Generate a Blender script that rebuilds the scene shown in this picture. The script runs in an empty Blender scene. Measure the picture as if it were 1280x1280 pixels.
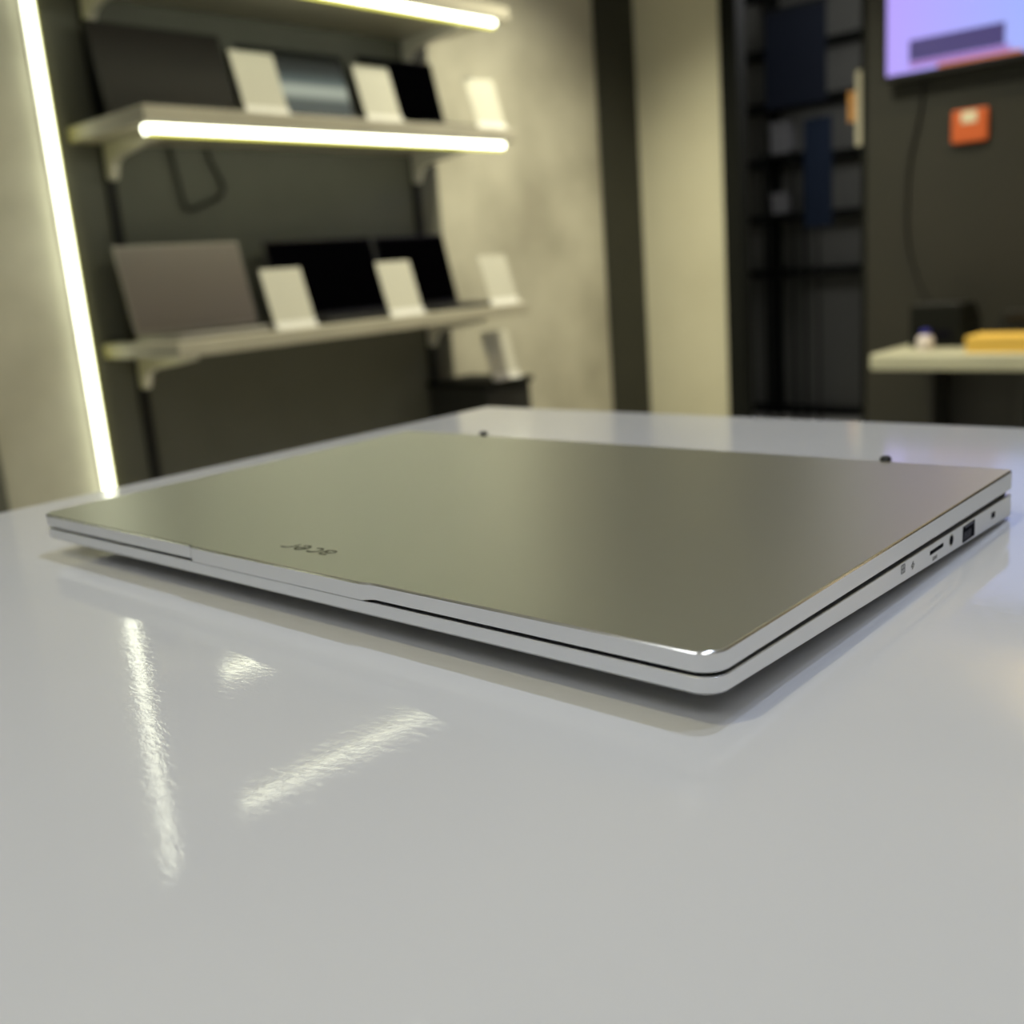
import bpy, bmesh, math, random
from mathutils import Vector, Matrix
random.seed(4)
SC = bpy.context.scene
COL = SC.collection

# ------------------------------------------------------------------ camera
CAM = Vector((0.308013, -0.206361, 1.066483))
YAW, PITCH, ROLL = -0.740504, 0.230589, -0.078184
fw = Vector((math.sin(YAW)*math.cos(PITCH), math.cos(YAW)*math.cos(PITCH), -math.sin(PITCH)))
rt = fw.cross(Vector((0, 0, 1))).normalized()
up = rt.cross(fw)
r2 = rt*math.cos(ROLL) + up*math.sin(ROLL)
u2 = up*math.cos(ROLL) - rt*math.sin(ROLL)
cd = bpy.data.cameras.new('camera')
cam = bpy.data.objects.new('camera', cd)
COL.objects.link(cam)
cam.matrix_world = Matrix(((r2.x, u2.x, -fw.x, CAM.x), (r2.y, u2.y, -fw.y, CAM.y), (r2.z, u2.z, -fw.z, CAM.z), (0, 0, 0, 1)))
cd.sensor_width = 36.0
cd.sensor_fit = 'HORIZONTAL'
cd.lens = 36.0*1296.43/1280.0
cd.clip_start = 0.01
cd.clip_end = 60
cd.dof.use_dof = True
cd.dof.focus_distance = 0.315
cd.dof.aperture_fstop = 9.6
SC.camera = cam

# ------------------------------------------------------------------ world, exposure
SC.view_settings.view_transform = 'Standard'
SC.view_settings.look = 'None'
SC.view_settings.exposure = 0.0
SC.view_settings.gamma = 1.0
SC.view_settings.use_curve_mapping = False
world = bpy.data.worlds.new('world')
SC.world = world
world.use_nodes = True
world.node_tree.nodes['Background'].inputs[0].default_value = (0.8, 0.85, 1.0, 1)
world.node_tree.nodes['Background'].inputs[1].default_value = 0.02

# ceiling downlights: x, y, power, colour, spread
CEIL = 2.75
DOWNLIGHTS = [   # x, y, power, colour, cone degrees, label
    (0.55, 0.41, 14, (0.66, 0.76, 1.0), 140, 'above the table, right one'),
    (0.17, 0.46, 23, (0.66, 0.76, 1.0), 140, 'above the table, middle one'),
    (-0.21, -0.70, 27, (1.0, 0.92, 0.56), 140, 'left of the viewer'),
    (-0.38, 3.20, 58, (1.0, 0.80, 0.46), 150, 'near the far wall'),
    (-1.50, 1.20, 85, (1.0, 0.94, 0.70), 100, 'added unseen to brighten the shelf wall, nearer'),  # no such lamp known, added to brighten the wall behind the shelves
    (-1.60, 2.75, 212, (1.0, 0.94, 0.70), 117, 'in front of the shelves, farther'),
    (0.72, 2.00, 14, (1.0, 0.84, 0.60), 100, 'beyond the table on the right'),
]
FILL_PANELS = [   # x, y, half length, half width, power, label; unseen fill panels added for soft light
    (1.30, -1.30, 0.60, 0.30, 8, 'behind the viewer on the right'),
    (-0.60, -1.75, 0.60, 0.30, 6.5, 'behind the viewer on the left'),
]

# ------------------------------------------------------------------ helpers
def mat(name, color, rough=0.5, metal=0.0, emis=None, estr=0.0, coat=0.0, coat_rough=0.05, spec=0.5):
    m = bpy.data.materials.new(name)
    m.use_nodes = True
    b = m.node_tree.nodes['Principled BSDF']
    b.inputs['Base Color'].default_value = (*color, 1)
    b.inputs['Roughness'].default_value = rough
    b.inputs['Metallic'].default_value = metal
    b.inputs['Specular IOR Level'].default_value = spec
    b.inputs['Coat Weight'].default_value = coat
    b.inputs['Coat Roughness'].default_value = coat_rough
    if emis:
        b.inputs['Emission Color'].default_value = (*emis, 1)
        b.inputs['Emission Strength'].default_value = estr
    return m

def noise_color(m, c1, c2, scale=4.0, detail=6.0, lo=0.35, hi=0.65, bump=0.0, bscale=60.0, rough_var=None, dist=0.0):
    nt = m.node_tree; N = nt.nodes; L = nt.links
    b = N['Principled BSDF']
    tc = N.new('ShaderNodeTexCoord')
    n = N.new('ShaderNodeTexNoise'); n.inputs['Scale'].default_value = scale; n.inputs['Detail'].default_value = detail
    n.inputs['Distortion'].default_value = dist
    r = N.new('ShaderNodeValToRGB')
    r.color_ramp.elements[0].position = lo; r.color_ramp.elements[0].color = (*c1, 1)
    r.color_ramp.elements[1].position = hi; r.color_ramp.elements[1].color = (*c2, 1)
    L.new(tc.outputs['Object'], n.inputs['Vector']); L.new(n.outputs['Fac'], r.inputs['Fac'])
    L.new(r.outputs['Color'], b.inputs['Base Color'])
    if bump:
        n2 = N.new('ShaderNodeTexNoise'); n2.inputs['Scale'].default_value = bscale; n2.inputs['Detail'].default_value = 4
        bp = N.new('ShaderNodeBump'); bp.inputs['Strength'].default_value = bump; bp.inputs['Distance'].default_value = 0.001
        L.new(tc.outputs['Object'], n2.inputs['Vector']); L.new(n2.outputs['Fac'], bp.inputs['Height'])
        L.new(bp.outputs['Normal'], b.inputs['Normal'])
    return m

M = {}
M['concrete'] = noise_color(mat('grey_concrete_plaster', (0.4, 0.38, 0.3), 0.75), (0.34, 0.325, 0.255), (0.53, 0.515, 0.415), 2.6, 9, 0.34, 0.66, 0.3, 40)
M['board'] = noise_color(mat('dark_olive_board', (0.055, 0.055, 0.045), 0.55), (0.098, 0.099, 0.078), (0.108, 0.109, 0.087), 6, 3)
M['bulkheadbounce'] = noise_color(mat('cream_bounce_surface', (0.8, 0.7, 0.5), 0.6), (0.80, 0.72, 0.54), (0.84, 0.76, 0.58), 3, 3)  # surface of the added bulkhead reflector
M['band'] = noise_color(mat('dark_olive_paint', (0.045, 0.045, 0.036), 0.6), (0.019, 0.020, 0.014), (0.023, 0.024, 0.017), 5, 3)
M['beige'] = noise_color(mat('beige_paint', (0.5, 0.48, 0.36), 0.6), (0.60, 0.58, 0.44), (0.64, 0.62, 0.475), 3, 3)
M['darkwall'] = noise_color(mat('dark_olive_wall', (0.07, 0.07, 0.055), 0.6), (0.016, 0.017, 0.013), (0.024, 0.022, 0.017), 1.2, 4)
M['backwall'] = noise_color(mat('charcoal_wall', (0.06, 0.06, 0.06), 0.7), (0.06, 0.06, 0.06), (0.08, 0.08, 0.078), 1.5, 4)
M['ceiling'] = noise_color(mat('ceiling_paint', (0.5, 0.5, 0.48), 0.8), (0.76, 0.76, 0.75), (0.80, 0.80, 0.79), 2, 3)
M['floor'] = noise_color(mat('floor_tile', (0.3, 0.3, 0.28), 0.35), (0.52, 0.51, 0.47), (0.60, 0.59, 0.55), 3, 6)
M['shelf'] = noise_color(mat('shelf_laminate', (0.6, 0.57, 0.45), 0.4), (0.40, 0.38, 0.30), (0.44, 0.42, 0.33), 8, 3)
M['bracket'] = mat('cream_metal', (0.62, 0.60, 0.52), 0.35, 0.2)
M['black'] = mat('black_plastic', (0.008, 0.008, 0.009), 0.35)
M['blackmatte'] = mat('matte_black', (0.005, 0.006, 0.005), 0.8, spec=0.2)
M['rail'] = mat('black_rail_metal', (0.012, 0.012, 0.012), 0.5, 0.3)
M['card'] = mat('white_card', (0.47, 0.465, 0.39), 0.6)
M['acrylic'] = mat('card_stand_plastic', (0.70, 0.70, 0.66), 0.3)
M['led'] = mat('led_diffuser', (0.9, 0.9, 0.8), 0.5, emis=(0.97, 1.0, 0.76), estr=7.5)
M['ledv'] = mat('led_diffuser_vertical', (0.9, 0.9, 0.8), 0.5, emis=(0.97, 1.0, 0.78), estr=4.5)
M['ledfringe'] = mat('led_painted_fringe', (0.9, 0.9, 0.2), 0.5, emis=(0.92, 0.90, 0.16), estr=1.3)  # yellow colour fringe of the strips, painted as a glowing edge
M['alu'] = mat('aluminium_channel', (0.6, 0.6, 0.55), 0.35, 0.9)
M['greylap'] = mat('grey_laptop_shell', (0.30, 0.29, 0.27), 0.4, 0.6)
M['blacklap'] = mat('black_laptop_shell', (0.012, 0.012, 0.013), 0.4, 0.2)
M['keys'] = mat('black_keys', (0.01, 0.01, 0.01), 0.5)
M['glossscreen'] = mat('glossy_black_screen', (0.002, 0.002, 0.003), 0.12, spec=0.0)
M['cable'] = mat('black_cable', (0.008, 0.008, 0.007), 0.6)
M['wood'] = mat('dark_cabinet', (0.018, 0.018, 0.016), 0.5)
M['desk'] = noise_color(mat('cream_desk_laminate', (0.66, 0.66, 0.52), 0.35), (0.50, 0.50, 0.385), (0.54, 0.54, 0.41), 6, 2)
M['yellow'] = mat('yellow_cardboard', (0.95, 0.62, 0.12), 0.5)
M['blue'] = mat('blue_cap', (0.02, 0.02, 0.35), 0.4)
M['whiteplastic'] = mat('white_plastic', (0.72, 0.66, 0.66), 0.4)
M['orange'] = mat('orange_plastic', (0.60, 0.12, 0.03), 0.5)
M['pale'] = mat('pale_print', (0.75, 0.72, 0.55), 0.5)
M['navy'] = mat('navy_print', (0.003, 0.006, 0.016), 0.5)
M['bluebanner'] = mat('blue_banner_cloth', (0.004, 0.014, 0.04), 0.7)
M['greybox'] = mat('grey_carton', (0.16, 0.16, 0.17), 0.6)
M['rackback'] = mat('grey_rack_back', (0.17, 0.17, 0.155), 0.7)
M['brown'] = mat('brown_print', (0.40, 0.20, 0.06), 0.6)
M['rubber'] = mat('black_rubber', (0.012, 0.012, 0.012), 0.6)
M['downlight'] = mat('downlight_diffuser', (0.9, 0.9, 0.9), 0.4, emis=(1.0, 0.97, 0.88), estr=3.0)
M['fillpanel'] = mat('fill_panel_glow', (0.9, 0.9, 0.9), 0.4, emis=(0.95, 0.97, 1.0), estr=1.0)
M['warmfill'] = mat('warm_fill_glow', (0.9, 0.85, 0.7), 0.5, emis=(1.0, 0.82, 0.56), estr=2.5)  # glow of the added warm strip
M['chrome'] = mat('white_ring', (0.7, 0.7, 0.7), 0.3)

# laptop metals
def metal(name, c, rough, grain=0.0):
    m = mat(name, c, rough, 1.0)
    if grain:
        nt = m.node_tree; N = nt.nodes; L = nt.links; b = N['Principled BSDF']
        tc = N.new('ShaderNodeTexCoord')
        n = N.new('ShaderNodeTexNoise'); n.inputs['Scale'].default_value = 2600; n.inputs['Detail'].default_value = 2
        bp = N.new('ShaderNodeBump'); bp.inputs['Strength'].default_value = grain; bp.inputs['Distance'].default_value = 0.0002
        L.new(tc.outputs['Object'], n.inputs['Vector']); L.new(n.outputs['Fac'], bp.inputs['Height'])
        L.new(bp.outputs['Normal'], b.inputs['Normal'])
    return m
M['lidtop'] = metal('satin_aluminium_lid', (0.56, 0.575, 0.50), 0.37, 0.08)
M['side'] = metal('satin_aluminium_side', (0.84, 0.85, 0.87), 0.30, 0.06)
M['chamfer'] = metal('polished_chamfer', (0.80, 0.80, 0.77), 0.18)
M['under'] = mat('silver_underside', (0.55, 0.55, 0.54), 0.45)
M['logo'] = metal('dark_mirror_logo', (0.05, 0.055, 0.05), 0.2)
M['port'] = mat('port_black', (0.003, 0.003, 0.008), 0.8, spec=0.1)
M['portpin'] = mat('port_contacts', (0.06, 0.06, 0.10), 0.4, 0.5)
M['print'] = mat('grey_print', (0.28, 0.28, 0.28), 0.6)

# glossy table
t = mat('glossy_white_laminate', (0.72, 0.72, 0.725), 0.03, spec=0.40)
nt = t.node_tree; N = nt.nodes; L = nt.links; b = N['Principled BSDF']
tc = N.new('ShaderNodeTexCoord')
mp = N.new('ShaderNodeMapping'); mp.inputs['Rotation'].default_value = (0, 0, 0.6); mp.inputs['Scale'].default_value = (1, 2.5, 1)
n = N.new('ShaderNodeTexNoise'); n.inputs['Scale'].default_value = 190; n.inputs['Detail'].default_value = 4; n.inputs['Distortion'].default_value = 1.0
bp = N.new('ShaderNodeBump'); bp.inputs['Strength'].default_value = 0.09; bp.inputs['Distance'].default_value = 0.00025
L.new(tc.outputs['Object'], mp.inputs['Vector']); L.new(mp.outputs['Vector'], n.inputs['Vector'])
L.new(n.outputs['Fac'], bp.inputs['Height']); L.new(bp.outputs['Normal'], b.inputs['Normal'])
v = N.new('ShaderNodeTexVoronoi'); v.inputs['Scale'].default_value = 16
L.new(tc.outputs['Object'], v.inputs['Vector'])
rp = N.new('ShaderNodeValToRGB')
rp.color_ramp.elements[0].position = 0.016; rp.color_ramp.elements[0].color = (0.50, 0.49, 0.47, 1)
rp.color_ramp.elements[1].position = 0.024; rp.color_ramp.elements[1].color = (0.72, 0.72, 0.725, 1)
L.new(v.outputs['Distance'], rp.inputs['Fac']); L.new(rp.outputs['Color'], b.inputs['Base Color'])
M['table'] = t

def box(bm, x0, x1, y0, y1, z0, z1):
    vs = [bm.verts.new(p) for p in ((x0,y0,z0),(x1,y0,z0),(x1,y1,z0),(x0,y1,z0),(x0,y0,z1),(x1,y0,z1),(x1,y1,z1),(x0,y1,z1))]
    for f in ((0,3,2,1),(4,5,6,7),(0,1,5,4),(1,2,6,5),(2,3,7,6),(3,0,4,7)):
        bm.faces.new([vs[i] for i in f])
    return vs

def prism(bm, pts, axis, a, b):
    """polygon pts (2D) extruded along an axis from a to b"""
    def P(p, t):
        return {'x': (t, p[0], p[1]), 'y': (p[0], t, p[1]), 'z': (p[0], p[1], t)}[axis]
    A = [bm.verts.new(P(p, a)) for p in pts]; B = [bm.verts.new(P(p, b)) for p in pts]
    n = len(pts)
    bm.faces.new(A); bm.faces.new(B[::-1])
    for i in range(n):
        bm.faces.new((A[i], B[i], B[(i+1) % n], A[(i+1) % n]))
    bmesh.ops.recalc_face_normals(bm, faces=bm.faces[:])

def tube(bm, pts, r, n=8, cap=True):
    pts = [Vector(p) for p in pts]
    rings = []
    prev = None
    for i, p in enumerate(pts):
        d = (pts[min(i+1, len(pts)-1)] - pts[max(i-1, 0)]).normalized()
        a = Vector((0, 0, 1)) if prev is None and abs(d.z) < 0.9 else (Vector((1, 0, 0)) if prev is None else prev)
        u = (a - d*a.dot(d)).normalized(); w = d.cross(u); prev = u
        rings.append([bm.verts.new(p + u*math.cos(2*math.pi*k/n)*r + w*math.sin(2*math.pi*k/n)*r) for k in range(n)])
    for i in range(len(rings)-1):
        for k in range(n):
            bm.faces.new((rings[i][k], rings[i][(k+1) % n], rings[i+1][(k+1) % n], rings[i+1][k]))
    if cap:
        bm.faces.new(rings[0][::-1]); bm.faces.new(rings[-1])

def lathe(bm, prof, cx=0, cy=0, n=32):
    rings = []
    for r, z in prof:
        rings.append([bm.verts.new((cx + max(r, 1e-5)*math.cos(2*math.pi*k/n), cy + max(r, 1e-5)*math.sin(2*math.pi*k/n), z)) for k in range(n)])
    for i in range(len(rings)-1):
        for k in range(n):
            bm.faces.new((rings[i][k], rings[i][(k+1) % n], rings[i+1][(k+1) % n], rings[i+1][k]))
    bm.faces.new(rings[0][::-1]); bm.faces.new(rings[-1])

def smooth_path(pts, k=6):
    pts = [Vector(p) for p in pts]; out = []
    for i in range(len(pts)-1):
        p0 = pts[max(i-1, 0)]; p1 = pts[i]; p2 = pts[i+1]; p3 = pts[min(i+2, len(pts)-1)]
        for j in range(k):
            t = j/k
            out.append(0.5*((2*p1) + (p2-p0)*t + (2*p0-5*p1+4*p2-p3)*t*t + (3*p1-p0-3*p2+p3)*t**3))
    out.append(pts[-1]); return out

def obj(name, bm, m, parent=None, bevel=0.0, smooth=False, loc=None):
    me = bpy.data.meshes.new(name)
    bmesh.ops.recalc_face_normals(bm, faces=bm.faces[:])
    bm.to_mesh(me); bm.free()
    o = bpy.data.objects.new(name, me); COL.objects.link(o)
    for mm in (m if isinstance(m, (list, tuple)) else [m]):
        me.materials.append(mm)
    if parent: o.parent = parent
    if loc: o.location = loc
    if bevel:
        md = o.modifiers.new('bevel', 'BEVEL'); md.width = bevel; md.segments = 3; md.limit_method = 'ANGLE'
        md.angle_limit = math.radians(40)
    if smooth or bevel:
        for p in me.polygons: p.use_smooth = True
        if not smooth:
            md = o.modifiers.new('wn', 'WEIGHTED_NORMAL')
    return o

def bbox(name, m, dims, parent=None, bevel=0.0, loc=None):
    bm = bmesh.new(); box(bm, *dims); return obj(name, bm, m, parent, bevel, loc=loc)

def thing(name, label, cat, loc=(0,0,0), rotz=0, group=None):
    o = bpy.data.objects.new(name, None); COL.objects.link(o)
    o.empty_display_size = 0.05
    o.location = loc; o.rotation_euler = (0, 0, rotz)
    o['label'] = label; o['category'] = cat
    if group: o['group'] = group
    return o

def tag(o, label, cat, group=None, kind=None):
    o['label'] = label; o['category'] = cat
    if group: o['group'] = group
    if kind: o['kind'] = kind
    return o

def struct(o):
    o['kind'] = 'structure'; return o

def dup(root, loc, label, group=None, rotz=None):
    r = root.copy(); COL.objects.link(r); r.location = loc
    if rotz is not None: r.rotation_euler = (0, 0, rotz)
    r['label'] = label
    if group: r['group'] = group
    for ch in list(root.children):
        c = ch.copy(); COL.objects.link(c); c.parent = r
        for g in list(ch.children):
            d = g.copy(); COL.objects.link(d); d.parent = c
    return r

# ------------------------------------------------------------------ room
WX, BX = -2.45, -2.43      # left wall face, board face
YB = 3.81                  # far wall face
struct(bbox('floor', M['floor'], (-3.6, 4.0, -3.6, 6.4, -0.1, 0.0)))
struct(bbox('ceiling', M['ceiling'], (-3.6, 4.0, -3.6, 6.4, CEIL, CEIL+0.1)))
struct(bbox('wall_left', M['concrete'], (WX-0.12, WX, -3.6, YB, 0.0, CEIL)))
struct(bbox('wall_far_left', M['beige'], (WX, -2.012, YB, YB+0.05, 0.0, CEIL)))
struct(bbox('wall_far_right', M['darkwall'], (-1.40, 4.0, YB, YB+0.14, 0.0, CEIL)))
struct(bbox('wall_over_doorway', M['darkwall'], (-2.012, -1.40, YB, YB+0.14, 2.42, CEIL)))
struct(bbox('wall_right', M['ceiling'], (3.9, 4.0, -3.6, YB, 0.0, CEIL)))
struct(bbox('wall_behind', M['ceiling'], (WX, 3.9, -3.6, -3.5, 0.0, CEIL)))
struct(bbox('wall_back_room', M['backwall'], (-3.6, 4.0, 6.1, 6.2, 0.0, CEIL)))
struct(bbox('wall_back_room_left', M['backwall'], (-3.6, -3.5, YB+0.14, 6.1, 0.0, CEIL)))
struct(bbox('wall_back_room_right', M['backwall'], (0.3, 0.4, YB+0.14, 6.1, 0.0, CEIL)))
struct(bbox('trim_1', M['band'], (WX, WX+0.015, 3.535, YB, 0.0, CEIL)))
struct(bbox('bounce_bulkhead', M['bulkheadbounce'], (-1.40, 3.9, 3.45, YB, 2.28, CEIL)))  # unseen bulkhead, added to bounce warm light onto the lid
# black metal doorway frame
bm = bmesh.new()
box(bm, -2.012, -1.935, YB-0.015, YB+0.06, 0, 2.42)
box(bm, -1.43, -1.40, YB+0.02, YB+0.16, 0, 2.42)
box(bm, -1.925, -1.43, YB-0.015, YB+0.16, 2.36, 2.42)
struct(obj('trim_2', bm, M['blackmatte']))

# dark boards on the concrete
o = bbox('wall_board', M['board'], (WX, BX, 1.162, 2.535, 0.05, 2.60))
tag(o, 'large dark olive board on the concrete wall behind the laptop shelves', 'wall panel')
o = bbox('wall_board', M['board'], (WX, BX, -1.4, 0.868, 0.05, 2.60))
tag(o, 'dark board at the far left edge, left of the bare concrete and lit strip', 'wall panel')

# vertical LED strip beside the board
s = thing('led_strip_light', 'tall vertical glowing LED strip on the concrete beside the dark board', 'strip light', (WX, 1.138, 0.1))
bm = bmesh.new(); box(bm, 0, 0.008, -0.006, 0.0215, 0, 2.45); obj('channel', bm, M['alu'], s)
bm = bmesh.new(); prism(bm, [(0.008, -0.004), (0.034, -0.003), (0.037, 0.003), (0.037, 0.010), (0.031, 0.016), (0.008, 0.019)], 'z', 0.01, 2.44)
dif = obj('diffuser', bm, [M['ledv'], M['ledfringe']], s)
for p in dif.data.polygons:
    cy = sum(dif.data.vertices[v].co.y for v in p.vertices)/len(p.vertices)
    if len(p.vertices) == 4 and cy > 0.0128: p.material_index = 1

# ------------------------------------------------------------------ wall shelves
Y0, Y1, SXF = 1.19, 2.54, -2.045
def rail(y, label):
    bm = bmesh.new()
    prism(bm, [(BX, y-0.014), (BX+0.012, y-0.014), (BX+0.012, y-0.005), (BX+0.006, y-0.005), (BX+0.006, y+0.005), (BX+0.012, y+0.005), (BX+0.012, y+0.014), (BX, y+0.014)], 'z', 0.12, 2.50)
    tag(obj('shelf_rail', bm, M['rail']), label, 'shelf rail', 'black slotted shelf rails')
rail(1.285, 'black slotted vertical shelf rail on the dark board, left one near the lit strip')
rail(2.42, 'black slotted vertical shelf rail on the dark board, right one near its bare edge')

def bracket_bm(y):
    bm = bmesh.new()
    # L-shaped tapering arm, side outline in x-z, origin at shelf underside/wall
    pts = [(0.013, 0), (0.30, 0), (0.30, -0.014), (0.20, -0.028), (0.09, -0.040), (0.055, -0.055), (0.045, -0.075), (0.038, -0.092), (0.024, -0.096), (0.013, -0.090)]
    A = [bm.verts.new((p[0], y-0.011, p[1])) for p in pts]; B = [bm.verts.new((p[0], y+0.011, p[1])) for p in pts]
    bm.faces.new(A); bm.faces.new(B[::-1])
    for i in range(len(pts)):
        bm.faces.new((A[i], B[i], B[(i+1) % len(pts)], A[(i+1) % len(pts)]))
    return bm

def shelf(zt, label, led, ys=None):
    th = 0.038
    s = thing('wall_shelf', label, 'shelf', (BX, Y0 if ys is None else ys, zt-th), group='cream shelves on the dark boards')
    bm = bmesh.new(); box(bm, 0.002, SXF-BX, 0, Y1-Y0, 0, th); obj('shelf_board', bm, M['shelf'], s, 0.003)
    for y in (0.095, Y1-Y0-0.13):
        obj('bracket', bracket_bm(y), M['bracket'], s, 0.003)
    if led:
        x1 = SXF-BX
        bm = bmesh.new(); box(bm, x1-0.030, x1-0.005, 0.005, Y1-Y0-0.065, -0.006, 0)
        c = obj('led_channel', bm, M['alu'], s)
        bm = bmesh.new(); prism(bm, [(x1-0.028, -0.006), (x1-0.004, -0.006), (x1-0.002, -0.016), (x1-0.006, -0.022), (x1-0.010, -0.028), (x1-0.020, -0.028), (x1-0.028, -0.018)], 'y', 0.006, Y1-Y0-0.067)
        dif = obj('led_diffuser', bm, [M['led'], M['ledfringe']], c)
        for p in dif.data.polygons:
            cz = sum(dif.data.vertices[v].co.z for v in p.vertices)/len(p.vertices)
            if len(p.vertices) == 4 and cz < -0.0245: p.material_index = 1
    return s
shelf(0.948, 'cream wall shelf without a light, lowest, holding a grey laptop', False)
shelf(1.508, 'cream wall shelf with glowing front LED strip, holding the teal screen', True)
shelf(1.878, 'cream wall shelf with LED strip at the top edge of the photo', True)
shelf(2.27, 'cream wall shelf with LED strip above the photo, highest on the board', True)
shelf(2.27, 'added unseen cream wall shelf with LED strip on the far left board, upper one', True, -1.20)  # unseen shelf, added as a light source for the front bevel
shelf(1.878, 'added unseen cream wall shelf with LED strip on the far left board, lower one', True, -1.20)  # likewise added out of view for its light

# ------------------------------------------------------------------ open laptops on the shelves
def open_laptop(label, y, z, w, h, shell, screen, tilt, group=None):
    """origin under the hinge, screen faces +x"""
    t = thing('open_laptop', label, 'laptop', (-2.315, y, z), 0, group)
    d = 0.215
    bm = bmesh.new(); box(bm, 0, d, -w/2, w/2, 0.002, 0.015)
    base = obj('keyboard_base', bm, shell, t, 0.003)
    bm = bmesh.new()
    for r in range(5):
        for c in range(13):
            yy = -w*0.44 + c*w*0.88/13
            box(bm, 0.03+r*0.020, 0.046+r*0.020, yy, yy+w*0.88/13-0.003, 0.0145, 0.0168)
    obj('keys', bm, M['keys'], base)
    bm = bmesh.new(); box(bm, 0.142, 0.205, -0.05, 0.05, 0.0145, 0.0155); obj('touchpad', bm, shell, base)
    # lid
    bm = bmesh.new(); box(bm, -0.005, 0.0, -w/2, w/2, 0.0, h)
    lid = obj('lid', bm, shell, t, 0.0015, loc=(-0.002, 0, 0.016))
    lid.rotation_euler = (0, -math.radians(tilt), 0)
    bm = bmesh.new(); box(bm, 0.0, 0.0012, -w/2+0.006, w/2-0.006, 0.012, h-0.007)
    obj('display', bm, screen, lid)
    return t
M['greyscreen'] = mat('grey_reflection_screen', (0.20, 0.17, 0.155), 0.42, 0.0, spec=0.9)  # grey reflected in the screen, put into an even base colour
M['brownscreen'] = mat('dark_matte_screen', (0.020, 0.016, 0.014), 0.45, spec=0.3)
M['tealscreen'] = mat('dark_teal_screen', (0.01, 0.014, 0.016), 0.25)
ZM, ZU = 0.948, 1.508
open_laptop('grey open laptop with a grey reflection painted on its screen, on the lowest shelf', 1.428, ZM, 0.392, 0.245, M['greylap'], M['greyscreen'], 13)
open_laptop('black open laptop on the lowest shelf, between two white price cards', 1.925, ZM, 0.425, 0.245, M['blacklap'], M['glossscreen'], 13)
open_laptop('black open laptop at the right end of the lowest shelf', 2.312, ZM, 0.325, 0.243, M['blacklap'], M['glossscreen'], 13)
open_laptop('large dark open laptop at the left end of the middle shelf', 1.452, ZU, 0.40, 0.25, M['blacklap'], M['brownscreen'], 13)
lt = open_laptop('open laptop with a pale stripe across its teal screen, on the middle shelf', 1.895, ZU, 0.395, 0.235, M['blacklap'], M['tealscreen'], 13)
# emissive teal sheet with a pale stripe over the screen
lid = [c for c in lt.children if c.name.startswith('lid')][0]
scr = [c for c in lid.children][0]
def glow(name, c, e): return mat(name, (0.01, 0.01, 0.01), 0.4, emis=c, estr=e)
bm = bmesh.new(); box(bm, 0.0012, 0.0016, -0.185, 0.185, 0.03, 0.205)
nt2 = glow('teal_stripe', (0.035, 0.055, 0.060), 0.9)
N = nt2.node_tree.nodes; L = nt2.node_tree.links
tc = N.new('ShaderNodeTexCoord'); sp = N.new('ShaderNodeSeparateXYZ'); cr = N.new('ShaderNodeValToRGB')
L.new(tc.outputs['Generated'], sp.inputs[0]); L.new(sp.outputs['Z'], cr.inputs['Fac'])
els = cr.color_ramp.elements
els[0].position = 0.0; els[0].color = (0.045, 0.060, 0.062, 1)
els[1].position = 1.0; els[1].color = (0.004, 0.005, 0.006, 1)
for p, c in ((0.30, (0.050, 0.068, 0.068, 1)), (0.40, (0.32, 0.36, 0.30, 1)), (0.52, (0.36, 0.40, 0.33, 1)), (0.62, (0.07, 0.10, 0.10, 1)), (0.80, (0.012, 0.018, 0.02, 1))):
    e = els.new(p); e.color = c
L.new(cr.outputs['Color'], N['Principled BSDF'].inputs['Emission Color'])
o = obj('display_stripe', bm, nt2, lt); o.parent = lid
open_laptop('black open laptop at the right end of the middle shelf', 2.325, ZU, 0.335, 0.245, M['blacklap'], M['glossscreen'], 13)

# ------------------------------------------------------------------ price cards
def price_card(label, y, z, h=0.168, w=0.138, x=-2.085, group='white price cards on the shelves'):
    t = thing('price_card', label, 'price card', (x, y, z), 0, group)
    a = math.radians(16)
    bm = bmesh.new(); box(bm, -0.0025, 0.0, -w/2, w/2, 0.0, h)
    c = obj('card', bm, M['card'], t, loc=(0, 0, 0.004)); c.rotation_euler = (0, -a, 0)
    bm = bmesh.new(); box(bm, -0.002, 0.022, -w/2, w/2, 0.0, 0.004)
    obj('foot', bm, M['acrylic'], t, 0.001)
    bm = bmesh.new(); box(bm, 0.0015, 0.003, -w/2, w/2, 0.0, 0.018)
    p = obj('lip', bm, M['acrylic'], t, loc=(0, 0, 0.004)); p.rotation_euler = (0, -a, 0)
    return t
c0 = price_card('white price card beside the grey laptop on the lowest shelf', 1.587, ZM)
CG = 'white price cards on the shelves'
X = -2.085
dup(c0, (X, 2.008, ZM), 'white price card between the two black laptops on the lowest shelf', CG)
dup(c0, (X, 2.458, ZM), 'white price card at the bare concrete end of the lowest shelf', CG)
dup(c0, (X, 1.579, ZU), 'white price card left of the teal screen on the middle shelf', CG)
dup(c0, (X, 1.995, ZU), 'white price card right of the teal screen on the middle shelf', CG)
dup(c0, (X, 2.462, ZU), 'white price card at the bare concrete end of the middle shelf', CG)

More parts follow.
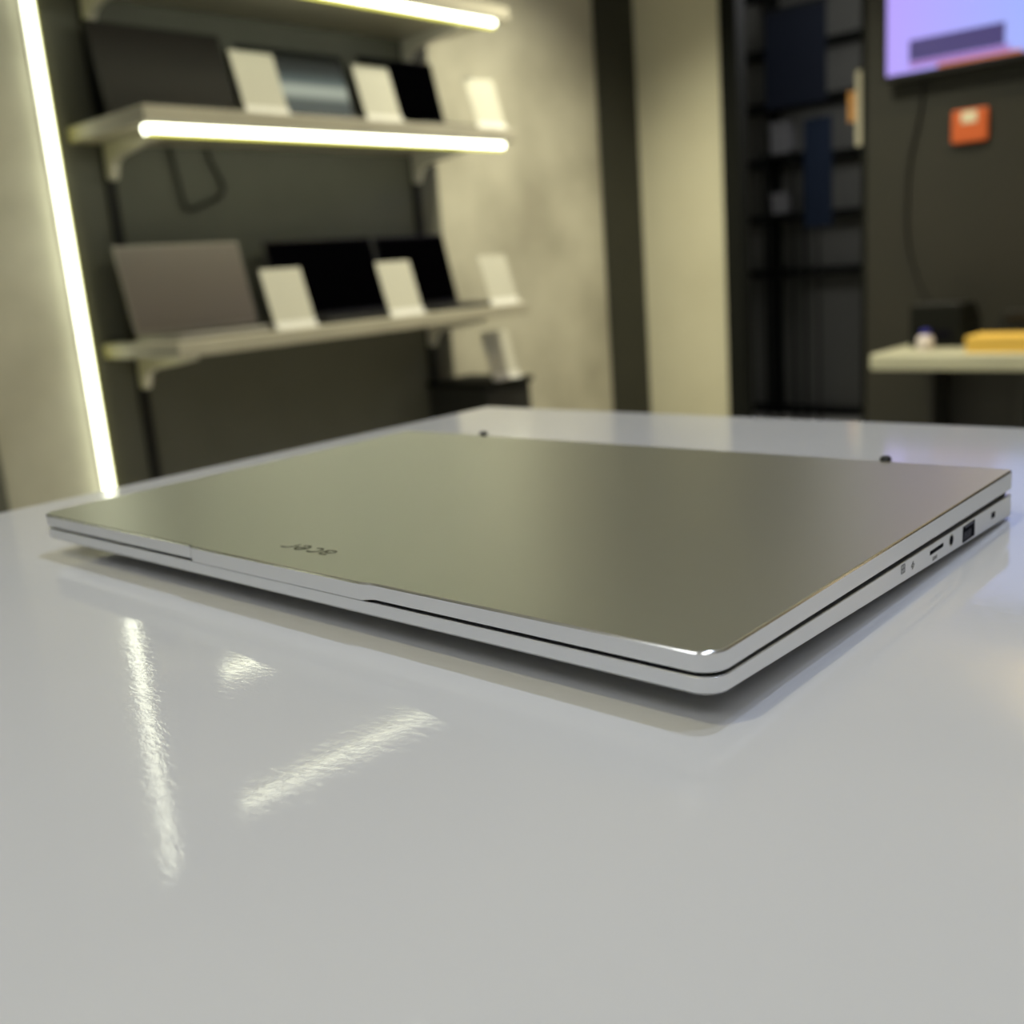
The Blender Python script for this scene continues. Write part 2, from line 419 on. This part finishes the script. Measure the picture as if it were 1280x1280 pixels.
# black pedestal below with a card
ped = thing('pedestal_cabinet', 'black pedestal cabinet standing below the shelves against the wall', 'cabinet', (-2.27, 2.495, 0))
bm = bmesh.new(); box(bm, -0.145, 0.14, -0.112, 0.112, 0.04, 0.67); obj('body', bm, M['wood'], ped, 0.003)
bm = bmesh.new(); box(bm, -0.15, 0.155, -0.118, 0.118, 0.67, 0.69); obj('top', bm, M['blackmatte'], ped, 0.002)
bm = bmesh.new(); box(bm, -0.13, 0.12, -0.10, 0.10, 0.0, 0.04); obj('plinth', bm, M['blackmatte'], ped)
bm = bmesh.new(); box(bm, 0.14, 0.146, -0.105, 0.105, 0.06, 0.66); d = obj('door', bm, M['wood'], ped)
bm = bmesh.new(); box(bm, 0.146, 0.156, 0.075, 0.085, 0.40, 0.55); obj('handle', bm, M['rail'], d)
dup(c0, (-2.145, 2.505, 0.69), 'white price card standing on the black pedestal below the shelves', CG)

# hanging cable loop
bm = bmesh.new()
XC = BX+0.012
tube(bm, smooth_path([(XC, 1.475, 1.468), (XC, 1.487, 1.40), (XC, 1.497, 1.325), (XC+0.004, 1.508, 1.300), (XC, 1.56, 1.312), (XC, 1.612, 1.332), (XC, 1.634, 1.352), (XC, 1.628, 1.385), (XC, 1.605, 1.43), (XC, 1.598, 1.468)]), 0.0055)
tag(obj('hanging_cable', bm, M['cable'], smooth=True), 'black cable hanging in a loop below the middle shelf', 'cable')

# ------------------------------------------------------------------ right side: desk, screen, small items
dk = thing('service_desk', 'cream topped service desk with dark body against the far right wall', 'desk', (-0.40, 3.54, 0))
bm = bmesh.new(); box(bm, -0.775, 0.75, -0.235, 0.262, 0.627, 0.682); obj('desktop', bm, M['desk'], dk, 0.008)
bm = bmesh.new(); box(bm, -0.62, -0.595, -0.13, 0.25, 0.0, 0.627); obj('side_panel', bm, M['wood'], dk)
bm = bmesh.new(); box(bm, 0.66, 0.685, -0.13, 0.25, 0.0, 0.627); obj('side_panel', bm, M['wood'], dk)
bm = bmesh.new(); box(bm, -0.595, 0.66, 0.05, 0.07, 0.05, 0.627); obj('modesty_panel', bm, M['wood'], dk)
bm = bmesh.new(); box(bm, -0.32, -0.30, -0.12, 0.05, 0.0, 0.627); obj('divider', bm, M['wood'], dk)
DZ = 0.682

pr = thing('receipt_printer', 'black desktop printer on the left end of the cream desk', 'printer', (-1.045, 3.62, DZ))
bm = bmesh.new(); prism(bm, [(-0.10, 0.0), (0.10, 0.0), (0.10, 0.09), (0.04, 0.145), (-0.10, 0.145)], 'x', -0.075, 0.105)
bmesh.ops.rotate(bm, verts=bm.verts[:], cent=(0, 0, 0), matrix=Matrix.Rotation(0, 3, 'Z'))
obj('housing', bm, M['blackmatte'], pr, 0.006)
bm = bmesh.new(); box(bm, -0.062, 0.092, -0.085, 0.03, 0.143, 0.150); obj('cover', bm, M['black'], pr, 0.002)
bm = bmesh.new(); box(bm, -0.05, 0.07, -0.104, -0.099, 0.03, 0.06); obj('paper_slot', bm, M['port'], pr)

bt = thing('small_bottle', 'small white bottle with a blue cap in front of the black printer', 'bottle', (-1.030, 3.43, DZ))
bm = bmesh.new(); lathe(bm, [(0.026, 0.0), (0.028, 0.004), (0.028, 0.036), (0.022, 0.047), (0.014, 0.052)]); obj('bottle_body', bm, M['whiteplastic'], bt, smooth=True)
bm = bmesh.new(); lathe(bm, [(0.015, 0.052), (0.015, 0.068), (0.013, 0.070)]); obj('cap', bm, M['blue'], bt)

yb = thing('yellow_box', 'yellow cardboard box lying on the cream desk', 'box', (-0.735, 3.41, DZ))
bm = bmesh.new(); box(bm, -0.13, 0.13, -0.075, 0.075, 0.0, 0.040); obj('tray', bm, M['yellow'], yb, 0.002)
bm = bmesh.new(); box(bm, -0.132, 0.132, -0.077, 0.077, 0.034, 0.052); obj('box_lid', bm, M['yellow'], yb, 0.002)

st = thing('card_terminal', 'dark card terminal behind the yellow box on the desk', 'card terminal', (-0.76, 3.60, DZ))
bm = bmesh.new(); prism(bm, [(-0.06, 0.0), (0.06, 0.0), (0.06, 0.115), (-0.02, 0.10), (-0.06, 0.05)], 'x', -0.075, 0.075)
obj('housing', bm, M['blackmatte'], st, 0.004)
bm = bmesh.new(); box(bm, -0.05, 0.05, -0.052, 0.02, 0.078, 0.116)
bmesh.ops.scale(bm, verts=bm.verts[:], vec=(1, 0.9, 1)); obj('keypad', bm, M['black'], st, 0.002)

# wall screen
TY = 3.75
tv = thing('wall_screen', 'bright lavender wall screen showing a dark keyboard picture', 'television', (-0.82, YB, 1.615))
bm = bmesh.new(); box(bm, -0.495, 0.52, -0.058, -0.022, 0.0, 0.60); obj('casing', bm, M['black'], tv, 0.004)
bm = bmesh.new(); box(bm, -0.2, 0.2, -0.022, 0.0, 0.12, 0.45); obj('wall_mount', bm, M['rail'], tv)
m = glow('screen_lavender', (0.42, 0.38, 0.98), 1.0)
N = m.node_tree.nodes; L = m.node_tree.links
tc = N.new('ShaderNodeTexCoord'); sp = N.new('ShaderNodeSeparateXYZ'); cr = N.new('ShaderNodeValToRGB')
L.new(tc.outputs['Generated'], sp.inputs[0]); L.new(sp.outputs['X'], cr.inputs['Fac'])
cr.color_ramp.elements[0].color = (0.48, 0.36, 1.0, 1); cr.color_ramp.elements[1].color = (0.36, 0.46, 1.0, 1)
cr.color_ramp.elements[1].position = 0.5
L.new(cr.outputs['Color'], N['Principled BSDF'].inputs['Emission Color'])
bm = bmesh.new(); box(bm, -0.482, 0.507, -0.0595, -0.058, 0.022, 0.588)
panel = obj('display', bm, m, tv)
bm = bmesh.new(); box(bm, -0.40, -0.078, -0.0610, -0.0595, 0.057, 0.128); obj('keyboard_picture', bm, glow('screen_slate', (0.06, 0.045, 0.17), 1.0), panel)
bm = bmesh.new(); box(bm, -0.40, -0.06, -0.0605, -0.0595, 0.036, 0.055); obj('lower_picture', bm, glow('screen_mauve', (0.36, 0.18, 0.50), 1.0), panel)
bm = bmesh.new(); box(bm, -0.30, -0.02, -0.0607, -0.0595, 0.022, 0.034); obj('orange_bar', bm, glow('screen_orange', (0.55, 0.16, 0.08), 1.0), panel)

# unseen warm strip, added to tint the closed laptop from the right
wl = thing('added_warm_strip', 'added unseen warm strip high on the far right wall, right of the screen', 'strip light', (1.75, YB, 2.25))
bm = bmesh.new(); box(bm, -0.80, 0.80, -0.03, 0, -0.03, 0.03); obj('channel', bm, M['alu'], wl)
bm = bmesh.new(); box(bm, -0.79, 0.79, -0.038, -0.03, -0.026, 0.026); obj('diffuser', bm, M['warmfill'], wl)
# orange wall box
ob = thing('orange_wall_box', 'small orange box with a pale mark mounted on the dark wall', 'sign', (-1.021, YB, 1.375))
bm = bmesh.new(); box(bm, -0.062, 0.062, -0.022, 0.0, 0.0, 0.112); obj('plate', bm, M['orange'], ob, 0.008)
bm = bmesh.new(); box(bm, -0.026, 0.026, -0.0235, -0.021, 0.066, 0.104); obj('pale_mark', bm, M['pale'], ob, 0.004)

# cables on the dark wall
bm = bmesh.new(); yy = YB-0.008
tube(bm, smooth_path([(-1.19, yy, 1.64), (-1.20, yy, 1.50), (-1.235, yy, 1.34), (-1.245, yy, 1.20), (-1.24, yy, 1.05), (-1.20, yy, 0.90), (-1.14, yy-0.01, 0.80), (-1.09, yy-0.05, 0.78)]), 0.006)
tag(obj('wall_cable', bm, M['cable'], smooth=True), 'thin dark cable running down the wall from the screen to the printer', 'cable')

# sign blade beside the doorway
sg = thing('doorway_notice', 'narrow beige notice with a brown patch hanging at the doorway edge', 'sign', (-1.455, YB+0.03, 1.42))
bm = bmesh.new(); box(bm, 0.0, 0.052, -0.004, 0.0, 0.0, 0.27); obj('sheet', bm, M['shelf'], sg)
bm = bmesh.new(); box(bm, -0.03, 0.0, -0.004, 0.0, 0.09, 0.20); obj('patch', bm, M['brown'], sg)
bm = bmesh.new(); box(bm, 0.0, 0.060, 0.0, 0.008, 0.262, 0.278); obj('hanging_rod', bm, M['rail'], sg)

# ------------------------------------------------------------------ back room seen through the doorway
rk = thing('storage_rack', 'dark storage rack with many shelves in the room beyond the doorway', 'rack', (-2.65, 6.03, 0))
for x in (-0.56, -0.29, 0.33):
    bm = bmesh.new(); box(bm, x-0.022, x+0.022, -0.05, 0.05, 0, 2.6); obj('upright', bm, M['blackmatte'], rk)
bm = bmesh.new(); box(bm, -0.54, 0.31, 0.05, 0.06, 0, 2.6); obj('back_panel', bm, M['rackback'], rk)
for z in (0.03, 0.905, 1.24, 1.58, 1.91, 2.22, 2.55):
    bm = bmesh.new(); box(bm, -0.56, 0.33, -0.05, 0.05, z-0.022, z+0.022); obj('rack_shelf', bm, M['blackmatte'], rk)
RY = 5.60
sd = thing('narrow_side_table', 'narrow black two tier stand in front of the rack beyond the doorway', 'stand', (-2.655, RY, 0))
for x in (-0.09, 0.09):
    for y in (-0.07, 0.07):
        bm = bmesh.new(); box(bm, x-0.008, x+0.008, y-0.008, y+0.008, 0, 1.60); obj('leg', bm, M['blackmatte'], sd)
for z in (1.235, 1.565):
    bm = bmesh.new(); box(bm, -0.10, 0.10, -0.08, 0.08, z, z+0.018); obj('tier', bm, M['blackmatte'], sd)
def carton(x0, x1, z0, z1, label, m):
    t = thing('storage_box', label, 'box', ((x0+x1)/2, RY, z0))
    w = (x1-x0)/2; h = z1-z0
    bm = bmesh.new(); box(bm, -w, w, -0.06, 0.06, 0, h*0.88); obj('carton', bm, m, t, 0.004)
    bm = bmesh.new(); box(bm, -w-0.004, w+0.004, -0.063, 0.063, h*0.80, h); obj('carton_lid', bm, m, t, 0.003)
carton(-2.71, -2.61, 1.254, 1.37, 'small grey box on the narrow stand beyond the doorway, lower of two', M['greybox'])
carton(-2.71, -2.60, 1.584, 1.76, 'tall grey box on the narrow stand beyond the doorway, upper of two', M['greybox'])
bn = thing('blue_banner', 'dim blue banner on a stand in front of the rack beyond the doorway', 'banner', (-2.415, 5.55, 0))
bm = bmesh.new(); box(bm, -0.09, 0.075, -0.003, 0.003, 1.16, 1.75); obj('banner_cloth', bm, M['bluebanner'], bn)
bm = bmesh.new(); tube(bm, [(-0.015, 0.01, 0.02), (-0.015, 0.01, 1.77)], 0.008); obj('pole', bm, M['rail'], bn)
bm = bmesh.new(); lathe(bm, [(0.13, 0.0), (0.13, 0.012), (0.02, 0.025)]); obj('foot', bm, M['rail'], bn)
ps = thing('hanging_poster', 'large dark navy poster hanging in the room beyond the doorway', 'poster', (-2.48, 5.44, 1.82))
bm = bmesh.new(); box(bm, -0.20, 0.16, 0, 0.006, 0.0, 0.50); obj('sheet', bm, M['navy'], ps)
bm = bmesh.new(); box(bm, -0.21, 0.17, -0.006, 0.012, 0.495, 0.515); obj('top_rail', bm, M['black'], ps)
for x in (-0.19, 0.15):
    bm = bmesh.new(); box(bm, x-0.002, x+0.002, 0.001, 0.005, 0.515, CEIL-1.82); obj('hanging_cord', bm, M['cable'], ps)

# ------------------------------------------------------------------ display table
TZ = 0.95
tb = thing('display_table', 'glossy white display table under the closed silver laptop', 'table', (0.5, -0.35, 0))
bm = bmesh.new(); box(bm, -0.8155, 1.0, -1.0, 0.804, TZ-0.04, TZ); obj('tabletop', bm, M['table'], tb, 0.0015)
bm = bmesh.new(); box(bm, -0.76, 0.94, -0.94, 0.74, 0.08, TZ-0.04); obj('cabinet_body', bm, M['table'], tb)
bm = bmesh.new(); box(bm, -0.72, 0.90, -0.90, 0.70, 0.0, 0.08); obj('plinth', bm, M['wood'], tb)

# ------------------------------------------------------------------ the closed laptop
W, D = 0.3635, 0.2385
H = 0.0205
lap = thing('closed_laptop', 'closed silver laptop lying on the glossy white table, front corner toward viewer', 'laptop', (0, 0, TZ), 0.004)

LIPA, LIPB = -0.0515, 0.0530
def outline(inset, r, lip=0.0, n=10, nfront=64):
    """closed loop, counter-clockwise from front-left; lip = how far the middle of the front sticks out"""
    x0, x1, y0, y1 = -W/2+inset, W/2-inset, inset, D-inset
    rb = max(0.0030-inset, 0.0006)
    r = max(r-inset, 0.0008)
    pts = []
    def arc(cx, cy, a0, a1, r=r):
        for k in range(n+1):
            a = a0 + (a1-a0)*k/n
            pts.append((cx+r*math.cos(a), cy+r*math.sin(a)))
    arc(x0+r, y0+r, math.pi, 1.5*math.pi)
    xs = [x0+r+(x1-x0-2*r)*k/nfront for k in range(1, nfront)]
    xs += [LIPA-0.0015, LIPA+0.0015, LIPB-0.003, LIPB+0.003]
    for x in sorted(xs):
        pts.append((x, y0 - lipf(x)*lip))
    arc(x1-r, y0+r, 1.5*math.pi, 2*math.pi)
    arc(x1-rb, y1-rb, 0, 0.5*math.pi, rb)
    arc(x0+rb, y1-rb, 0.5*math.pi, math.pi, rb)
    return pts
def lipf(x):
    def ss(t): t = max(0, min(1, t)); return t*t*(3-2*t)
    return ss((x-LIPA+0.0015)/0.003)*ss((LIPB+0.003-x)/0.006)

def shell(layers, mats, capmat=(0, 0)):
    """layers: (inset, zfunc, lip); mats: material index between consecutive layers"""
    bm = bmesh.new(); rings = []
    for inset, zf, lip in layers:
        rings.append([bm.verts.new((x, y, zf(x, y))) for x, y in outline(inset, 0.0072, lip)])
    for i in range(len(rings)-1):
        n = len(rings[i])
        for k in range(n):
            f = bm.faces.new((rings[i][k], rings[i][(k+1) % n], rings[i+1][(k+1) % n], rings[i+1][k]))
            f.material_index = mats[i]; f.smooth = True
    f = bm.faces.new(rings[0][::-1]); f.material_index = capmat[0]
    f = bm.faces.new(rings[-1]); f.material_index = capmat[1]
    return bm
LP = 0.0012
def lid_bottom(x, y): return H - 0.0057 - 0.0021*(y/D) - 0.0006*lipf(x)*(1.0 if y < 0.003 else 0.0)
def base_top(x, y): return H - 0.0067 - 0.0031*max(y, 0)/D
def base_bot(x, y): return H - 0.0119 - 0.0079*max(y, 0)/D
zc = lambda z: (lambda x, y: z)
bm = shell([(0.010, lambda x, y: lid_bottom(x, y)+0.0002, 0), (0.0006, lid_bottom, LP), (0.0, lambda x, y: lid_bottom(x, y)+0.0003, LP),
            (0.0, zc(H-0.0006), LP), (0.0003, zc(H-0.0002), LP), (0.0007, zc(H), LP*1.0)], [0, 0, 0, 1, 1], (0, 2))
lid_o = obj('lid', bm, [M['side'], M['chamfer'], M['lidtop']], lap)
for p in lid_o.data.polygons:
    if len(p.vertices) > 4: p.use_smooth = False
e = lid_o.modifiers.new('es', 'EDGE_SPLIT'); e.split_angle = math.radians(19)

bm = shell([(0.030, lambda x, y: 0.0030, 0), (0.020, lambda x, y: min(0.0045, base_bot(x, y)), 0), (0.004, lambda x, y: max(base_bot(x, y)-0.0012, 0.0012), 0), (0.0012, base_bot, 0), (0.0, lambda x, y: base_bot(x, y)+0.0010, 0),
            (0.0, lambda x, y: base_top(x, y)-0.0002, 0), (0.0003, base_top, 0), (0.008, base_top, 0)], [3, 3, 0, 0, 0, 0, 0], (3, 2))
base_o = obj('base', bm, [M['side'], M['chamfer'], M['blackmatte'], M['under']], lap)
e = base_o.modifiers.new('es', 'EDGE_SPLIT'); e.split_angle = math.radians(28)
# dark filler between lid and base
bm = shell([(0.0022, lambda x, y: base_top(x, y)-0.0003, 0), (0.0022, lambda x, y: lid_bottom(x, y)+0.0003, 0)], [0], (0, 0))
obj('gap_filler', bm, M['rubber'], lap)
# hinge cover at the back
bm = bmesh.new(); tube(bm, [(-0.13, D-0.004, H-0.0105), (0.13, D-0.004, H-0.0105)], 0.0028, 16); obj('hinge_cover', bm, M['blackmatte'], lap)
# rubber feet under the base
for x in (-0.148, 0.148):
    bm = bmesh.new(); box(bm, x-0.012, x+0.012, 0.024, 0.031, 0.0, 0.0045); obj('rubber_foot', bm, M['under'], lap, 0.0008)
bm = bmesh.new(); box(bm, -0.14, 0.14, D-0.034, D-0.027, 0.0, 0.0045); obj('rubber_foot', bm, M['rubber'], lap, 0.0008)
# small dark pads peeking over the back edge of the lid
for x in (-0.1175, 0.1275):
    bm = bmesh.new(); lathe(bm, [(0.0024, H-0.006), (0.0026, H-0.001), (0.0024, H+0.0012), (0.0014, H+0.0019)], x, D+0.0022, 20)
    obj('rear_pad', bm, M['rubber'], lap, smooth=True)

# ports on the right side
XR = W/2
def port_box(name, y0, y1, z0, z1, m=None, d=0.0012, bev=0.0004, parent=None, out=0.00012):
    bm = bmesh.new(); box(bm, XR-d, XR+out, y0, y1, H+z0, H+z1); return obj(name, bm, m or M['port'], parent or lap, bev)
p = port_box('ethernet_port', 0.1780, 0.1916, -0.0165, -0.0099)
for k in range(5):
    port_box('port_contact', 0.1795+k*0.0016, 0.1802+k*0.0016, -0.0155, -0.0125, M['portpin'], 0.0006, 0, p, 0.0002)
port_box('port_latch', 0.1805, 0.1895, -0.0110, -0.0103, M['portpin'], 0.0006, 0, p, 0.0002)
bm = bmesh.new()
def disc_x(bm, y, z, r, x0, x1, ry=None, n=24):
    A = [bm.verts.new((x0, y+r*math.cos(2*math.pi*k/n), H+z+(ry or r)*math.sin(2*math.pi*k/n))) for k in range(n)]
    B = [bm.verts.new((x1, v.co.y, v.co.z)) for v in A]
    bm.faces.new(A); bm.faces.new(B[::-1])
    for k in range(n): bm.faces.new((A[k], B[k], B[(k+1) % n], A[(k+1) % n]))
disc_x(bm, 0.1660, -0.0120, 0.0018, XR-0.001, XR+0.00012); obj('audio_port', bm, M['port'], lap)
bm = bmesh.new(); disc_x(bm, 0.1660, -0.0120, 0.0024, XR-0.001, XR+0.00005); obj('audio_port_ring', bm, M['alu'], lap)
bm = bmesh.new(); box(bm, XR-0.001, XR+0.00012, 0.2110, 0.2160, H-0.0150, H-0.0120)
obj('lock_slot', bm, M['port'], lap, 0.0010)
port_box('memory_card_slot', 0.1446, 0.1582, -0.0126, -0.0106, None, 0.001, 0.0006)
# tiny printed icons
def icon(strokes, y, z, s, name, w=0.00028):
    bm = bmesh.new()
    for st_ in strokes:
        for a, c in zip(st_[:-1], st_[1:]):
            a = Vector((a[0]*s, a[1]*s)); c = Vector((c[0]*s, c[1]*s)); d = (c-a).normalized(); nn = Vector((-d.y, d.x))*w/2
            q = [a-nn, c-nn, c+nn, a+nn]
            vs = [bm.verts.new((XR+t_, y+v_.x, H+z+v_.y)) for t_ in (0.0, 0.00012) for v_ in q]
            for f in ((0,1,2,3),(7,6,5,4),(0,4,5,1),(1,5,6,2),(2,6,7,3),(3,7,4,0)): bm.faces.new([vs[i] for i in f])
    obj(name, bm, M['print'], lap)
icon([[(-1, -1), (1, -1), (1, 1), (-1, 1), (-1, -1)], [(-1, 0), (1, 0)], [(0, -1), (0, 1)]], 0.1205, -0.0105, 0.0014, 'power_icon')
icon([[(-1, -0.2), (-0.1, -0.2), (-0.3, -1)], [(1, 0.2), (0.1, 0.2), (0.3, 1)], [(-0.3, -1), (1, 0.2)], [(0.3, 1), (-1, -0.2)]], 0.1290, -0.0115, 0.0013, 'charge_icon')
icon([[(-3, -1), (-3, 1)], [(-2, -1), (-1, 0), (-2, 1)], [(0, -1), (0, 1), (1, 0), (0, -1)], [(2, -1), (2, 1)]], 0.1500, -0.0143, 0.0007, 'slot_icon', 0.0002)

# lettering on the lid, drawn as ribbons, upside down to the viewer
def ribbon(bm, pts, w, z0, z1):
    pts = [Vector(p) for p in pts]; Lp = []; Rp = []
    for i, p in enumerate(pts):
        d = (pts[min(i+1, len(pts)-1)]-pts[max(i-1, 0)]).normalized(); nn = Vector((-d.y, d.x))*w/2
        Lp.append(p+nn); Rp.append(p-nn)
    T = [[bm.verts.new((q.x, q.y, z)) for q in S] for z in (z0, z1) for S in (Lp, Rp)]
    for i in range(len(pts)-1):
        a, b_, c, d_ = T
        bm.faces.new((c[i], d_[i], d_[i+1], c[i+1])); bm.faces.new((a[i], a[i+1], b_[i+1], b_[i]))
        bm.faces.new((a[i], c[i], c[i+1], a[i+1])); bm.faces.new((b_[i], b_[i+1], d_[i+1], d_[i]))
    bm.faces.new((T[0][0], T[1][0], T[3][0], T[2][0])); bm.faces.new((T[0][-1], T[2][-1], T[3][-1], T[1][-1]))
def arcp(cx, cy, rx, ry, a0, a1, n=20):
    return [(cx+rx*math.cos(math.radians(a0+(a1-a0)*k/n)), cy+ry*math.sin(math.radians(a0+(a1-a0)*k/n))) for k in range(n+1)]
LET = {
    'a': [[(0.15, 0.88)] + arcp(0.5, 0.62, 0.36, 0.30, 90, 0) + [(0.86, 0.06)], arcp(0.48, 0.31, 0.34, 0.25, 0, 360)],
    'c': [arcp(0.5, 0.5, 0.42, 0.44, 50, 310)],
    'e': [[(0.12, 0.46), (0.92, 0.58)] + arcp(0.5, 0.5, 0.42, 0.44, 12, 318)],
    'r': [[(0.14, 0.06), (0.14, 0.45)] + arcp(0.52, 0.52, 0.38, 0.40, 170, 90) + [(0.85, 0.92)]],
}
bm = bmesh.new()
lw, lh, gap = 0.0064, 0.0058, 0.0010
total = 4*lw+3*gap
for i, ch in enumerate('acer'):
    for st_ in LET[ch]:
        pts = [(-total/2 + i*(lw+gap) + (px+0.18*(py-0.5))*lw, (py-0.5)*lh) for px, py in st_]
        pts = [(-0.0012-px, 0.0185-py) for px, py in pts]      # turned half way round
        ribbon(bm, pts, 0.00115, H-0.0001, H+0.00012)
obj('lid_lettering', bm, M['logo'], lap)

# ------------------------------------------------------------------ ceiling lights
def downlight(x, y, power, color, cone, label):
    t = thing('ceiling_downlight', label, 'ceiling light', (x, y, CEIL), 0, 'round downlights in the ceiling')
    bm = bmesh.new(); lathe(bm, [(0.055, -0.012), (0.058, -0.004), (0.058, 0.0), (0.04, 0.0), (0.04, -0.012)]); obj('ring', bm, M['chrome'], t)
    bm = bmesh.new(); lathe(bm, [(0.040, -0.014), (0.040, -0.011)]); obj('diffuser', bm, M['downlight'], t)
    ld = bpy.data.lights.new('downlight_lamp', 'SPOT')
    ld.energy = power; ld.color = color; ld.spot_size = math.radians(cone); ld.spot_blend = 1.0; ld.shadow_soft_size = 0.022
    lo = bpy.data.objects.new('downlight_lamp', ld); COL.objects.link(lo); lo.parent = t; lo.location = (0, 0, -0.04)
for x, y, pw, c, cone, nm in DOWNLIGHTS:
    downlight(x, y, pw, c, cone, 'round white ceiling downlight ' + nm)
for x, y, a, b_, pw, nm in FILL_PANELS:
    t = thing('added_fill_panel', 'added unseen rectangular fill panel ' + nm, 'ceiling light', (x, y, CEIL), 0, 'added fill panels at the ceiling')
    bm = bmesh.new(); box(bm, -a-0.02, a+0.02, -b_-0.02, b_+0.02, -0.02, 0); obj('frame', bm, M['chrome'], t)
    bm = bmesh.new(); box(bm, -a, a, -b_, b_, -0.024, -0.019); obj('diffuser', bm, M['fillpanel'], t)
    ld = bpy.data.lights.new('panel_fill', 'AREA'); ld.shape = 'RECTANGLE'; ld.size = 2*a; ld.size_y = 2*b_; ld.energy = pw; ld.color = (0.93, 0.96, 1.0)
    lo = bpy.data.objects.new('panel_fill', ld); COL.objects.link(lo); lo.parent = t; lo.location = (0, 0, -0.03)
# added dim fill for the back room, no known source
ld = bpy.data.lights.new('back_room_fill', 'POINT'); ld.energy = 22; ld.color = (0.95, 0.95, 0.95); ld.shadow_soft_size = 0.2
lo = bpy.data.objects.new('back_room_fill', ld); COL.objects.link(lo); lo.location = (-1.6, 4.6, 2.3)
